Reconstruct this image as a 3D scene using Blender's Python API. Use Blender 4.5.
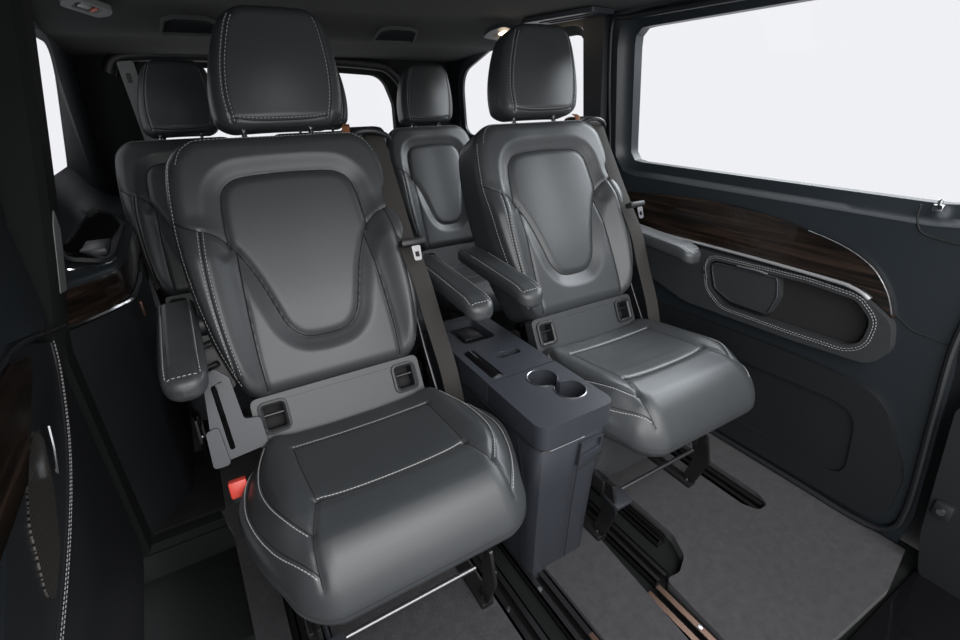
import bpy, bmesh, math, random
import numpy as np
from mathutils import Vector, Matrix, geometry

S = bpy.context.scene
for o in list(bpy.data.objects): bpy.data.objects.remove(o)
COL = S.collection

# ------------------------------------------------------------------ camera
cam_d = bpy.data.cameras.new('camera'); cam = bpy.data.objects.new('camera', cam_d); COL.objects.link(cam)
M = ((0.858, -0.230, 0.459), (-0.513, -0.356, 0.781), (-0.016, -0.906, -0.424))   # columns: right, down, forward
R = Matrix(((M[0][0], -M[0][1], -M[0][2]), (M[1][0], -M[1][1], -M[1][2]), (M[2][0], -M[2][1], -M[2][2])))
cam.matrix_world = Matrix.Translation((0, 0, 1.1)) @ R.to_quaternion().to_matrix().to_4x4()
cam_d.sensor_width = 36; cam_d.lens = 482.0 / 960 * 36; cam_d.clip_start = 0.02
S.camera = cam

# ------------------------------------------------------------------ world and lights
W = bpy.data.worlds.new('studio'); S.world = W; W.use_nodes = True
wn = W.node_tree; wn.nodes.clear()
wo = wn.nodes.new('ShaderNodeOutputWorld'); wb = wn.nodes.new('ShaderNodeBackground')
wb.inputs['Color'].default_value = (0.965, 0.97, 1.0, 1); wb.inputs['Strength'].default_value = 0.93
wn.links.new(wb.outputs[0], wo.inputs[0])
def area(name, loc, target, sx, sy, power, col=(1, 1, 1)):
    l = bpy.data.lights.new(name, 'AREA'); l.shape = 'RECTANGLE'; l.size = sx; l.size_y = sy; l.energy = power; l.color = col
    o = bpy.data.objects.new(name, l); COL.objects.link(o); o.location = loc
    o.rotation_euler = (Vector(target) - Vector(loc)).to_track_quat('-Z', 'Y').to_euler(); return o
area('studio_softbox_windscreen', (0.35, -1.5, 1.30), (0.5, 1.0, 0.75), 2.0, 1.1, 22, (1, 0.99, 0.97))
area('studio_softbox_overhead', (0.5, -0.75, 2.05), (0.55, 0.95, 0.5), 1.8, 1.0, 38, (1, 0.99, 0.98))
area('studio_softbox_front_left', (-0.75, -0.75, 1.25), (0.25, 1.1, 0.9), 0.8, 0.9, 20, (0.95, 0.98, 1.0))
area('studio_softbox_right_window', (2.5, 0.9, 2.1), (0.6, 1.0, 0.7), 2.2, 1.2, 85, (0.9, 0.96, 1.0))
S.view_settings.view_transform = 'Standard'; S.view_settings.look = 'None'
S.view_settings.gamma = 1; S.view_settings.exposure = 0.0; S.view_settings.use_curve_mapping = False

# ------------------------------------------------------------------ materials
def mat(name, col, rough=0.5, metal=0.0, spec=0.5, coat=0.0, bump=None, var=0.0, emit=None, sheen=0.0):
    m = bpy.data.materials.new(name); m.use_nodes = True; nt = m.node_tree; b = nt.nodes['Principled BSDF']
    b.inputs['Base Color'].default_value = (*col, 1); b.inputs['Roughness'].default_value = rough
    b.inputs['Metallic'].default_value = metal; b.inputs['Specular IOR Level'].default_value = spec
    b.inputs['Coat Weight'].default_value = coat; b.inputs['Coat Roughness'].default_value = 0.06
    if sheen: b.inputs['Sheen Weight'].default_value = sheen; b.inputs['Sheen Roughness'].default_value = 0.6
    tc = nt.nodes.new('ShaderNodeTexCoord')
    if bump:
        kind, scale, strength, dist = bump
        if kind == 'voronoi':
            t = nt.nodes.new('ShaderNodeTexVoronoi'); t.inputs['Scale'].default_value = scale; out = t.outputs['Distance']
        else:
            t = nt.nodes.new('ShaderNodeTexNoise'); t.inputs['Scale'].default_value = scale; t.inputs['Detail'].default_value = 4; out = t.outputs['Fac']
        nt.links.new(tc.outputs['Object'], t.inputs['Vector'])
        bp = nt.nodes.new('ShaderNodeBump'); bp.inputs['Strength'].default_value = strength; bp.inputs['Distance'].default_value = dist
        nt.links.new(out, bp.inputs['Height']); nt.links.new(bp.outputs[0], b.inputs['Normal'])
    if var:
        n = nt.nodes.new('ShaderNodeTexNoise'); n.inputs['Scale'].default_value = 9 if var < .2 else 38; n.inputs['Detail'].default_value = 10; n.inputs['Roughness'].default_value = .75
        nt.links.new(tc.outputs['Object'], n.inputs['Vector'])
        r = nt.nodes.new('ShaderNodeValToRGB')
        r.color_ramp.elements[0].position = .3; r.color_ramp.elements[1].position = .7
        r.color_ramp.elements[0].color = (*[c * (1 - var) for c in col], 1); r.color_ramp.elements[1].color = (*[c * (1 + var) for c in col], 1)
        nt.links.new(n.outputs['Fac'], r.inputs[0]); nt.links.new(r.outputs[0], b.inputs['Base Color'])
    if emit: b.inputs['Emission Color'].default_value = (*emit[0], 1); b.inputs['Emission Strength'].default_value = emit[1]
    return m
LEATHER = mat('black_leather', (.037, .040, .043), .40, spec=.5, bump=('voronoi', 420, .12, .0006), var=.06)
LEATHER_D = mat('black_leather_perforated', (.030, .032, .034), .55, spec=.35, bump=('voronoi', 520, .3, .0008), var=.08)
SEAM = mat('seam_shadow_thread', (.006, .006, .007), .8)
STITCH = mat('light_grey_thread', (.34, .34, .34), .7)
PLASTIC = mat('dark_grey_plastic', (.029, .032, .040), .42, bump=('noise', 900, .15, .0004))
PLASTIC_B = mat('black_plastic', (.013, .014, .016), .45, bump=('noise', 700, .1, .0004))
TRIM = mat('blue_black_trim_plastic', (.015, .0195, .0235), .40, bump=('noise', 800, .15, .0004))
TRIM_D = mat('lower_trim_plastic', (.010, .011, .013), .5, bump=('noise', 800, .15, .0004))
GLOSSB = mat('gloss_black', (.006, .006, .007), .08, spec=.5)
HEADL = mat('black_headliner_cloth', (.016, .018, .018), .95, spec=.15, bump=('noise', 900, .25, .0006), sheen=.05)
CHROME = mat('chrome', (.75, .76, .78), .16, metal=1)
SATIN = mat('satin_metal', (.45, .46, .48), .3, metal=1)
RAILM = mat('dark_rail_metal', (.05, .05, .053), .3, metal=.8)
SILVER = mat('silver_trim', (.80, .81, .83), .25, metal=.7)
BRONZE = mat('bronze_tint_metal', (.16, .10, .075), .42, metal=.9)
FRAMEM = mat('grey_vent_frame', (.075, .08, .08), .5)
BARM = mat('brushed_bar_metal', (.22, .22, .23), .38, metal=1)
PILLAR = mat('black_pillar_cloth', (.008, .009, .009), .8, spec=.2)
CARPET = mat('charcoal_carpet', (.043, .042, .046), .97, spec=.1, bump=('noise', 620, .8, .003), var=.28, sheen=.12)
CARPET_D = mat('black_carpet', (.014, .014, .015), .97, spec=.1, bump=('noise', 620, .7, .002), var=.3)
RED = mat('red_buckle_plastic', (.62, .06, .04), .35)
WEB = mat('belt_webbing', (.030, .028, .026), .75, spec=.3, bump=('noise', 1500, .5, .0006), var=.05)
TAN = mat('brown_belt_sleeve', (.22, .085, .035), .6)
GREYT = mat('mid_grey_trim', (.20, .21, .21), .55)
LAMP = mat('lit_lamp_lens', (.9, .85, .7), .4, emit=((1, .80, .55), 2.4))
LAMPG = mat('lamp_lens_plastic', (.32, .34, .33), .35)
REDL = mat('red_lamp_part', (.35, .10, .07), .4)
MESHM = mat('black_net_fabric', (.010, .009, .009), .9, bump=('voronoi', 400, .5, .001))
def wood_mat():
    m = mat('dark_gloss_wood', (.02, .012, .008), .22, coat=.55); nt = m.node_tree; b = nt.nodes['Principled BSDF']
    tc = nt.nodes.new('ShaderNodeTexCoord'); mp = nt.nodes.new('ShaderNodeMapping'); mp.inputs['Scale'].default_value = (1, .35, 9)
    n = nt.nodes.new('ShaderNodeTexNoise'); n.inputs['Scale'].default_value = 9; n.inputs['Detail'].default_value = 8; n.inputs['Distortion'].default_value = .5
    r = nt.nodes.new('ShaderNodeValToRGB'); e = r.color_ramp.elements
    e[0].position = .36; e[0].color = (.005, .004, .003, 1); e[1].position = .72; e[1].color = (.040, .025, .018, 1)
    k = e.new(.52); k.color = (.015, .0095, .007, 1)
    nt.links.new(tc.outputs['Object'], mp.inputs[0]); nt.links.new(mp.outputs[0], n.inputs['Vector'])
    nt.links.new(n.outputs['Fac'], r.inputs[0]); nt.links.new(r.outputs[0], b.inputs['Base Color']); return m
WOOD = wood_mat()
def glass_mat():
    m = bpy.data.materials.new('window_glass'); m.use_nodes = True; nt = m.node_tree; nt.nodes.clear()
    o = nt.nodes.new('ShaderNodeOutputMaterial'); mx = nt.nodes.new('ShaderNodeMixShader'); t = nt.nodes.new('ShaderNodeBsdfTransparent')
    g = nt.nodes.new('ShaderNodeBsdfGlossy'); g.inputs['Roughness'].default_value = .02
    t.inputs['Color'].default_value = (.99, .99, .995, 1); mx.inputs[0].default_value = .008
    nt.links.new(t.outputs[0], mx.inputs[1]); nt.links.new(g.outputs[0], mx.inputs[2]); nt.links.new(mx.outputs[0], o.inputs[0]); return m
GLASS = glass_mat()
def speaker_mat():
    m = mat('perforated_speaker_metal', (.05, .048, .045), .4, metal=.6); nt = m.node_tree; b = nt.nodes['Principled BSDF']
    tc = nt.nodes.new('ShaderNodeTexCoord'); v = nt.nodes.new('ShaderNodeTexVoronoi'); v.inputs['Scale'].default_value = 150; v.inputs['Randomness'].default_value = 0; mp = nt.nodes.new('ShaderNodeMapping'); mp.inputs['Scale'].default_value = (0, 1, 1)
    r = nt.nodes.new('ShaderNodeValToRGB'); e = r.color_ramp.elements
    e[0].position = .3; e[0].color = (.002, .002, .002, 1); e[1].position = .42; e[1].color = (.13, .12, .11, 1)
    nt.links.new(tc.outputs['Object'], mp.inputs[0]); nt.links.new(mp.outputs[0], v.inputs['Vector']); nt.links.new(v.outputs['Distance'], r.inputs[0]); nt.links.new(r.outputs[0], b.inputs['Base Color']); return m
SPEAKER = speaker_mat()

# ------------------------------------------------------------------ mesh helpers
def spline(pts, n=12, closed=False):
    P = [np.array(p, float) for p in pts]; out = []; N = len(P); rng = range(N if closed else N - 1)
    for i in rng:
        if closed: a, b, c, d = P[(i - 1) % N], P[i], P[(i + 1) % N], P[(i + 2) % N]
        else: a, b, c, d = P[max(i - 1, 0)], P[i], P[i + 1], P[min(i + 2, N - 1)]
        for k in range(n):
            t = k / n
            out.append(.5 * ((2 * b) + (-a + c) * t + (2 * a - 5 * b + 4 * c - d) * t * t + (-a + 3 * b - 3 * c + d) * t ** 3))
    if not closed: out.append(P[-1])
    return np.array(out)
def rpoly(pts, r, n=6):
    """polygon with rounded corners; r a number or one per corner"""
    out = []; N = len(pts)
    for i in range(N):
        p, a, b = Vector(pts[i]), Vector(pts[i - 1]), Vector(pts[(i + 1) % N]); ri = r[i] if isinstance(r, (list, tuple)) else r
        if ri <= 0: out.append(tuple(p)); continue
        u = (a - p).normalized(); v = (b - p).normalized(); ang = max(u.angle(v), .05)
        d = min(ri / math.tan(ang / 2), .49 * (a - p).length, .49 * (b - p).length)
        A = p + u * d; B = p + v * d
        for k in range(n + 1):
            t = k / n; out.append(tuple((1 - t) ** 2 * A + 2 * t * (1 - t) * (p * .9 + (A + B) * .05) + t * t * B))
    return out
def resample(loop, n):
    P = np.array(list(loop) + [loop[0]], float); L = np.concatenate([[0], np.cumsum(np.linalg.norm(np.diff(P, axis=0), axis=1))])
    t = np.linspace(0, L[-1], n, endpoint=False); return np.stack([np.interp(t, L, P[:, k]) for k in range(P.shape[1])], 1)
def sdist(X, Y, poly):
    P = np.array(poly, float); A = P[:-1]; B = P[1:]; D = B - A; L2 = np.maximum((D ** 2).sum(1), 1e-12)
    x = X.ravel(); y = Y.ravel(); out = np.full(x.shape, 1e9)
    for i in range(len(A)):
        t = np.clip(((x - A[i, 0]) * D[i, 0] + (y - A[i, 1]) * D[i, 1]) / L2[i], 0, 1)
        np.minimum(out, np.hypot(x - A[i, 0] - t * D[i, 0], y - A[i, 1] - t * D[i, 1]), out=out)
    return out.reshape(X.shape)
def inside(X, Y, poly):
    P = np.array(poly, float); x = X.ravel(); y = Y.ravel(); c = np.zeros(x.shape, bool)
    for i in range(len(P)):
        x1, y1 = P[i - 1]; x2, y2 = P[i]
        if y1 == y2: continue
        m = ((y1 > y) != (y2 > y)) & (x < (x2 - x1) * (y - y1) / (y2 - y1) + x1); c ^= m
    return c.reshape(X.shape)
def sm(a, b, x): t = np.clip((x - a) / (b - a), 0, 1); return t * t * (3 - 2 * t)

class MB:
    def __init__(s): s.v = []; s.f = []; s.m = []
    def add(s, v, f, m=0):
        k = len(s.v); s.v += [tuple(map(float, p)) for p in v]; s.f += [tuple(i + k for i in q) for q in f]; s.m += [m] * len(f); return s
    def grid(s, P, m=0, flip=False, closed_u=False):
        n, c = P.shape[:2]; f = []
        for i in range(n if closed_u else n - 1):
            for j in range(c - 1):
                a, b, d, e = i * c + j, ((i + 1) % n) * c + j, ((i + 1) % n) * c + j + 1, i * c + j + 1
                f.append((a, e, d, b) if flip else (a, b, d, e))
        return s.add(P.reshape(-1, 3), f, m)
    def box(s, x0, x1, y0, y1, z0, z1, m=0, b=0, rot=None, seg=2):
        bm = bmesh.new(); bmesh.ops.create_cube(bm, size=1)
        for v in bm.verts: v.co = Vector(((v.co.x) * (x1 - x0), (v.co.y) * (y1 - y0), (v.co.z) * (z1 - z0)))
        if b: bmesh.ops.bevel(bm, geom=bm.edges[:], offset=b, segments=seg, affect='EDGES', profile=.5)
        c = Vector(((x0 + x1) / 2, (y0 + y1) / 2, (z0 + z1) / 2))
        for v in bm.verts: v.co = (rot @ v.co if rot else v.co) + c
        bm.verts.index_update(); s.add([v.co[:] for v in bm.verts], [[v.index for v in f.verts] for f in bm.faces], m); bm.free(); return s
    def tube(s, path, r, m=0, seg=8, cap=True, flat=None, up=(0, 0, 1)):
        P = [Vector(p) for p in path]; n = len(P); ring = []; prev = None; rr = r if hasattr(r, '__len__') else [r] * n
        for i in range(n):
            t = (P[min(i + 1, n - 1)] - P[max(i - 1, 0)]).normalized()
            if prev is None:
                q = Vector(up); 
                if abs(q.dot(t)) > .95: q = Vector((1, 0, 0))
                a = (q - t * q.dot(t)).normalized()
            else: a = (prev - t * prev.dot(t)).normalized()
            prev = a; b = t.cross(a)
            for k in range(seg):
                an = 2 * math.pi * k / seg; fa = flat if flat else 1
                ring.append(P[i] + a * math.cos(an) * rr[i] * fa + b * math.sin(an) * rr[i])
        f = [(i * seg + k, i * seg + (k + 1) % seg, (i + 1) * seg + (k + 1) % seg, (i + 1) * seg + k) for i in range(n - 1) for k in range(seg)]
        if cap: f += [tuple(range(seg))[::-1], tuple(range((n - 1) * seg, n * seg))]
        return s.add(ring, f, m)
    def strap(s, path, w, th, side, m=0):
        """flat strap: side = width direction"""
        P = [Vector(p) for p in path]; n = len(P); v = []; 
        for i in range(n):
            t = (P[min(i + 1, n - 1)] - P[max(i - 1, 0)]).normalized(); a = Vector(side[i] if hasattr(side[0], '__len__') else side); a = (a - t * a.dot(t)).normalized(); b = t.cross(a)
            for (p, q) in ((-1, -.5), (-.9, -1), (.9, -1), (1, -.5), (1, .5), (.9, 1), (-.9, 1), (-1, .5)): v.append(P[i] + a * p * w / 2 + b * q * th / 2)
        f = [(i * 8 + k, i * 8 + (k + 1) % 8, (i + 1) * 8 + (k + 1) % 8, (i + 1) * 8 + k) for i in range(n - 1) for k in range(8)]
        f += [tuple(range(8))[::-1], tuple(range((n - 1) * 8, n * 8))]; return s.add(v, f, m)
    def lathe(s, prof, c, m=0, seg=32, axis=None):
        v = []; 
        for (r, h) in prof:
            for k in range(seg):
                a = 2 * math.pi * k / seg; p = Vector((r * math.cos(a), r * math.sin(a), h))
                if axis: p = axis @ p
                v.append(p + Vector(c))
        n = len(prof); f = [(i * seg + k, i * seg + (k + 1) % seg, (i + 1) * seg + (k + 1) % seg, (i + 1) * seg + k) for i in range(n - 1) for k in range(seg)]
        return s.add(v, f, m)
    def prism(s, outer, holes, c0, c1, mp, m=0):
        """flat plate with holes: 2D loops (a,b), thickness c0..c1, mp(a,b,c)->xyz"""
        loops = [list(outer)] + [list(h) for h in holes]
        tri = geometry.tessellate_polygon([[Vector((p[0], p[1], 0)) for p in l] for l in loops])
        flat = [p for l in loops for p in l]; n = len(flat)
        v = [mp(p[0], p[1], c0) for p in flat] + [mp(p[0], p[1], c1) for p in flat]
        f = [tuple(t) for t in tri] + [tuple(i + n for i in reversed(t)) for t in tri]; k = 0
        for l in loops:
            for i in range(len(l)): a = k + i; b = k + (i + 1) % len(l); f.append((a, b, b + n, a + n))
            k += len(l)
        return s.add(v, f, m)
    def loft(s, loops, m=0):
        L = len(loops[0]); v = [p for l in loops for p in l]
        return s.add(v, [(i * L + k, i * L + (k + 1) % L, (i + 1) * L + (k + 1) % L, (i + 1) * L + k) for i in range(len(loops) - 1) for k in range(L)], m)
    def build(s, name, mats, parent=None, bevel=0, smooth=38, off=None, weld=True, seg=2, subsurf=0):
        me = bpy.data.meshes.new(name); v = s.v
        if off: v = [(a - off[0], b - off[1], c - off[2]) for a, b, c in v]
        me.from_pydata(v, [], s.f); mats = mats if isinstance(mats, (list, tuple)) else [mats]
        for q in mats: me.materials.append(q)
        me.polygons.foreach_set('material_index', s.m); me.update()
        bm = bmesh.new(); bm.from_mesh(me)
        if weld: bmesh.ops.remove_doubles(bm, verts=bm.verts, dist=1e-6)
        bmesh.ops.recalc_face_normals(bm, faces=bm.faces); bm.to_mesh(me); bm.free()
        me.polygons.foreach_set('use_smooth', [True] * len(me.polygons)); me.set_sharp_from_angle(angle=math.radians(smooth))
        o = bpy.data.objects.new(name, me); COL.objects.link(o)
        if parent: o.parent = parent
        if bevel:
            b = o.modifiers.new('bevel', 'BEVEL'); b.width = bevel; b.segments = seg; b.limit_method = 'ANGLE'; b.angle_limit = math.radians(40); b.harden_normals = True
        if subsurf: q = o.modifiers.new('sub', 'SUBSURF'); q.levels = q.render_levels = subsurf
        return o
def thing(name, label, cat, loc=(0, 0, 0), group=None):
    o = bpy.data.objects.new(name, None); COL.objects.link(o); o.location = loc; o['label'] = label; o['category'] = cat
    if group: o['group'] = group
    o.empty_display_size = .05; return o
def tag(o, label, cat, group=None):
    o['label'] = label; o['category'] = cat
    if group: o['group'] = group
    return o
def struct(o, label=None):
    o['kind'] = 'structure'
    if label: o['label'] = label
    return o
def lab(o, t): o['label'] = t; return o

# ------------------------------------------------------------------ upholstery pad
class Pad:
    """upholstered body: outline x in +-hw(s), s0..s1, front relief feat(x,s), rounded rim, thickness T"""
    def __init__(p, hw, s0, s1, feat, T, rf, rb, mapf, n=130, m=110, xc=None):
        p.hw, p.s0, p.s1, p.feat, p.T, p.rf, p.rb, p.mapf, p.n, p.m = hw, s0, s1, feat, T, rf, rb, mapf, n, m
        t = .5 - .5 * np.cos(np.linspace(0, math.pi, 300)); s = s0 + (s1 - s0) * t; w = hw(s)
        L = [(-a, b) for a, b in zip(w, s)]; Rr = [(a, b) for a, b in zip(w, s)]
        p.out = L + Rr[::-1] + [L[0]]
    def front(p, X, Sg):
        r = p.rf(X, Sg) if callable(p.rf) else np.full(X.shape, p.rf)
        d = sdist(X, Sg, p.out[::2] + [p.out[0]]); dd = np.clip(r - d, 0, r)
        return p.feat(X, Sg) * sm(0, .012, d) - (r - np.sqrt(np.maximum(r * r - dd * dd, 0))), r, d
    def mesh(p, mb, m=0):
        u = np.linspace(0, 1, p.m); u = .35 * u + .65 * (.5 - .5 * np.cos(math.pi * u)); u = 2 * u - 1
        t = np.linspace(0, 1, p.n); t = .45 * t + .55 * (.5 - .5 * np.cos(math.pi * t)); s = p.s0 + (p.s1 - p.s0) * t
        Sg = np.repeat(s[:, None], p.m, 1); X = p.hw(s)[:, None] * u[None, :]
        D, r, d = p.front(X, Sg); rim = np.zeros(X.shape, bool); rim[0] = rim[-1] = True; rim[:, 0] = rim[:, -1] = True
        D[rim] = -r[rim]
        P = p.mapf(X, Sg, D); mb.grid(P, m)
        dd = np.clip(p.rb - d, 0, p.rb); Db = -p.T + (p.rb - np.sqrt(np.maximum(p.rb ** 2 - dd ** 2, 0))); Db[rim] = -p.T + p.rb
        mb.grid(p.mapf(X, Sg, Db), m, flip=True)
        idx = [(0, j) for j in range(p.m)] + [(i, p.m - 1) for i in range(1, p.n)] + [(p.n - 1, j) for j in range(p.m - 2, -1, -1)] + [(i, 0) for i in range(p.n - 2, 0, -1)]
        I = np.array([a for a, b in idx]); J = np.array([b for a, b in idx])
        x, ss, d0, d1 = X[I, J], Sg[I, J], D[I, J], Db[I, J]
        K = 5; Q = np.stack([p.mapf(x, ss, d0 + (d1 - d0) * k / (K - 1)) for k in range(K)], 1)
        mb.grid(Q, m, closed_u=True); return mb
    def at(p, pts, lift=0):
        P = np.array(pts, float); D, r, d = p.front(P[:, 0], P[:, 1]); return p.mapf(P[:, 0], P[:, 1], D + lift)
    def seam(p, mb, pts, r=.0014, m=1, lift=0.0):
        mb.tube([tuple(q) for q in p.at(pts, lift)], r, m, seg=6); return mb
def dashes(mb, Q, m=0, ln=.0052, gap=.0030, r=.0010, seg=5):
    Q = np.array(Q, float); L = np.concatenate([[0], np.cumsum(np.linalg.norm(np.diff(Q, axis=0), axis=1))]); a = 0
    while a + ln < L[-1]:
        pts = [tuple(np.interp(a + ln * k, L, Q[:, c]) for c in range(3)) for k in (0, .5, 1)]
        mb.tube(pts, [r * .7, r, r * .7], m, seg=seg); a += ln + gap
def offset2(pts, d):
    P = np.array(pts, float); T = np.gradient(P, axis=0); T /= np.maximum(np.linalg.norm(T, axis=1), 1e-9)[:, None]
    return P + d * np.stack([-T[:, 1], T[:, 0]], 1)
mir = lambda pts: [(-a, b) for a, b in pts]
def hwfun(ks, vs, s0, s1, rt, rbm):
    def f(s):
        w = np.interp(s, *(lambda q: (q[:, 0], q[:, 1]))(spline(list(zip(ks, vs)), 8)))
        a = np.clip(s - (s1 - rt), 0, rt); w = w - (rt - np.sqrt(np.maximum(rt * rt - a * a, 0)))
        a = np.clip((s0 + rbm) - s, 0, rbm); return w - (rbm - np.sqrt(np.maximum(rbm * rbm - a * a, 0)))
    return f

# ================================================================== SETTING
XL, XR = -.33, 1.41           # side trim faces
YB = 2.62                     # tailgate trim face
# ceiling
mb = MB()
xs = np.linspace(-.276, 1.385, 50); ys = np.concatenate([np.linspace(.28, 1.7, 26), np.linspace(1.74, 2.70, 34)])
Xg, Yg = np.meshgrid(xs, ys, indexing='ij'); u = np.abs((Xg - .54) / .93)
Zg = 1.352 - .018 * u ** 6 - .055 * sm(1.80, 2.15, Yg) - .028 * sm(2.15, 2.6, Yg)
P = np.stack([Xg, Yg, Zg], 2); mb.grid(P)
Q = P.copy(); Q[..., 2] += .03; mb.grid(Q, flip=True)
struct(mb.build('ceiling', HEADL))

# floor under the carpet, with the step well at the left
mb = MB()
mb.box(-.10, 1.47, -.1, 2.7, -.09, -.032)
mb.box(-.40, -.10, 1.27, 2.7, -.09, -.002)
mb.box(-.40, -.10, -.1, 1.27, -.30, -.16)
mb.box(-.40, -.10, .95, 1.27, -.16, -.115, b=.008)
mb.box(-.40, -.10, 1.262, 1.272, -.17, -.03)
for k in range(6): mb.box(-.31, -.14, .70 + k * .045, .712 + k * .045, -.162, -.156)
struct(mb.build('floor', PILLAR, bevel=.004))

def plate_yz(x0, x1): return lambda a, b, c: (x0 + (x1 - x0) * c, a, b)
def ring_yz(loop, x): return [(x, p[0], p[1]) for p in loop]
def inset(loop, d):
    P = np.array(loop); c = P.mean(0); T = np.roll(P, -1, 0) - np.roll(P, 1, 0); T /= np.maximum(np.linalg.norm(T, axis=1), 1e-9)[:, None]
    N = np.stack([-T[:, 1], T[:, 0]], 1); sgn = np.sign(((c - P) * N).sum(1).mean()); return P + N * sgn * d

def lean(mb, out, k=.12):
    mb.v = [(x - out * k * max(0, z - .85), y, z) for x, y, z in mb.v]; return mb
def side_wall(name, X, out, y0, windows, lower, mats=TRIM):
    """side trim: plate with window holes and sloped reveals going outwards (out=+1 right, -1 left)"""
    mb = MB(); zt = 1.345; dq0 = 1 if out > 0 else .06; dq = dq0
    outer = [(y0, .02), (2.62, .02), (2.62, zt), (y0, zt)] if lower is None else lower
    hl = [resample(w['loop'], 96) for w in windows]
    holes = [inset(h, -w['rev']) for h, w in zip(hl, windows)]
    mb.prism(outer, [[tuple(p) for p in h] for h in holes], 0, 1, lambda a, b, c: (X + out * .03 * min(dq, .3) * c, a, b))
    for h, hi, w in zip(holes, hl, windows):
        dq = w.get('dq', dq0)
        mb.loft([ring_yz(h, X - out * .001), ring_yz(inset(h, .006), X + out * .006 * dq), ring_yz(inset(h, .016), X + out * .022 * dq), ring_yz(hi, X + out * .034 * dq), ring_yz(hi, X + out * .07 * dq)])
    lean(mb, out, .11 if out > 0 else .15)
    return struct(mb.build(name, mats, bevel=.003))
winR1 = dict(loop=rpoly([(.423, .862), (1.325, .868), (1.325, 1.285), (.36, 1.300), (.36, .95)], [.03, .035, .035, .03, .02], 8), rev=.045)
winR2 = dict(dq=.35, loop=rpoly([(1.54, .90), (2.53, .90), (2.50, 1.20), (2.2, 1.290), (1.54, 1.295)], [.05, .06, .13, .12, .05], 8), rev=.03)
WALLR = [(.22, .02), (.30, .015), (2.62, .015), (2.62, 1.345), (-.10, 1.345), (.10, .88), (.27, .88), (.30, .62), (.27, .52), (.235, .25)]
winR1['loop'] = rpoly([(.40, .862), (1.325, .868), (1.325, 1.290), (.10, 1.305), (.10, .90)], [.035, .04, .04, .03, .02], 8)
wr = side_wall('wall_right', XR, 1, -.1, [winR1, winR2], [(.225, -.035), (2.62, -.035), (2.62, 1.345), (-.05, 1.345), (-.05, .80), (.25, .80), (.285, .62), (.262, .50), (.215, .10)])
wl_win = dict(loop=rpoly([(1.50, .885), (2.14, .885), (2.25, 1.265), (1.50, 1.275)], [.05, .06, .10, .05], 8), rev=.022)
wl = side_wall('wall_left', XL, -1, -.1, [wl_win], [(-.1, .02), (2.62, .02), (2.62, 1.345), (-.1, 1.345)])
for n, (loop, x, o) in enumerate(((winR1['loop'], XR + .06, 1), (winR2['loop'], XR + .022, 1), (wl_win['loop'], XL - .009, -1))):
    mb = MB(); lp = [tuple(p) for p in inset(resample(loop, 96), -.012)]; mb.prism(lp, [], 0, .004, lambda a, b, c, x=x: (x + c, a, b)); lean(mb, o, .11 if o > 0 else .15)
    struct(mb.build('window_%d' % (n + 1), GLASS))

# tailgate wall with rear window
gate = resample(rpoly([(-.02, .84), (1.05, .84), (1.05, 1.06), (1.00, 1.195), (.52, 1.225), (.10, 1.225), (-.05, 1.215)], [.05, .05, .1, .09, .1, .05, .05], 8), 120)
mb = MB(); hole = inset(gate, -.04)
mb.prism([(XL - .005, 0), (XR + .005, 0), (XR + .005, .85), (XR - .045, 1.30), (XL + .065, 1.30), (XL - .005, .85)], [[tuple(p) for p in hole]], 0, 1, lambda a, b, c: (a, YB + .03 * c, b))
mb.loft([[(p[0], YB - .001, p[1]) for p in hole], [(p[0], YB + .006, p[1]) for p in inset(hole, .008)], [(p[0], YB + .03, p[1]) for p in gate], [(p[0], YB + .07, p[1]) for p in gate]])
struct(mb.build('wall_back', PILLAR))
mb = MB(); mb.prism([tuple(p) for p in inset(gate, -.01)], [], 0, .004, lambda a, b, c: (a, YB + .06 + c, b)); struct(mb.build('window_4', GLASS))
# header trim over the rear window and grey corner pillar
mb = MB(); hdr = spline([(-.16, 1.20), (-.11, 1.258), (.1, 1.268), (.52, 1.262), (.9, 1.245), (1.02, 1.215), (1.10, 1.10), (1.13, .9)], 8)
mb.tube([(p[0], YB - .03, p[1]) for p in hdr], .020, 0, seg=10, flat=1.2)
struct(mb.build('trim_1', TRIM_D))
mb = MB(); mb.prism(rpoly([(-.125, 1.24), (-.068, 1.245), (-.050, .86), (-.10, .86)], .01), [], 0, 1, lambda a, b, c: (a, YB - .03 - .02 * c, b), 0)
mb.prism(rpoly([(-.105, 1.20), (-.088, 1.20), (-.088, 1.165), (-.105, 1.165)], .004), [], 0, 1, lambda a, b, c: (a, YB - .048 - .004 * c, b), 1)
struct(mb.build('trim_2', [GREYT, TRIM_D], bevel=.003), 'light grey pillar trim beside the rear window')
# roof rail trim above the right windows
mb = MB(); mb.tube([(XR - .047, y, 1.322) for y in np.linspace(-.1, 1.36, 20)], .010, 0, seg=10)
mb.tube(spline([(XR - .05, 1.36, 1.325), (XR - .053, 1.395, 1.30), (XR - .033, 1.40, 1.1), (XR - .005, 1.40, .9), (XR - .005, 1.39, .6), (XR - .005, 1.36, .45)], 8), .007, 0, seg=10)
struct(mb.build('trim_3', PLASTIC_B))
# pillar between the right windows
mb = MB()
mb.prism(rpoly([(1.405, .45), (1.50, .45), (1.515, .9), (1.51, 1.335), (1.405, 1.335)], .012), [], 0, 1, lambda a, b, c: (XR - .028 * c, a, b)); lean(mb, 1, .11)
struct(mb.build('trim_4', PLASTIC_B, bevel=.008, seg=3))

# ---------------- right sliding door furniture
door = wr
def D(name, mb, m, par=door, **k): return mb.build(name, m, par, **k)
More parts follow.
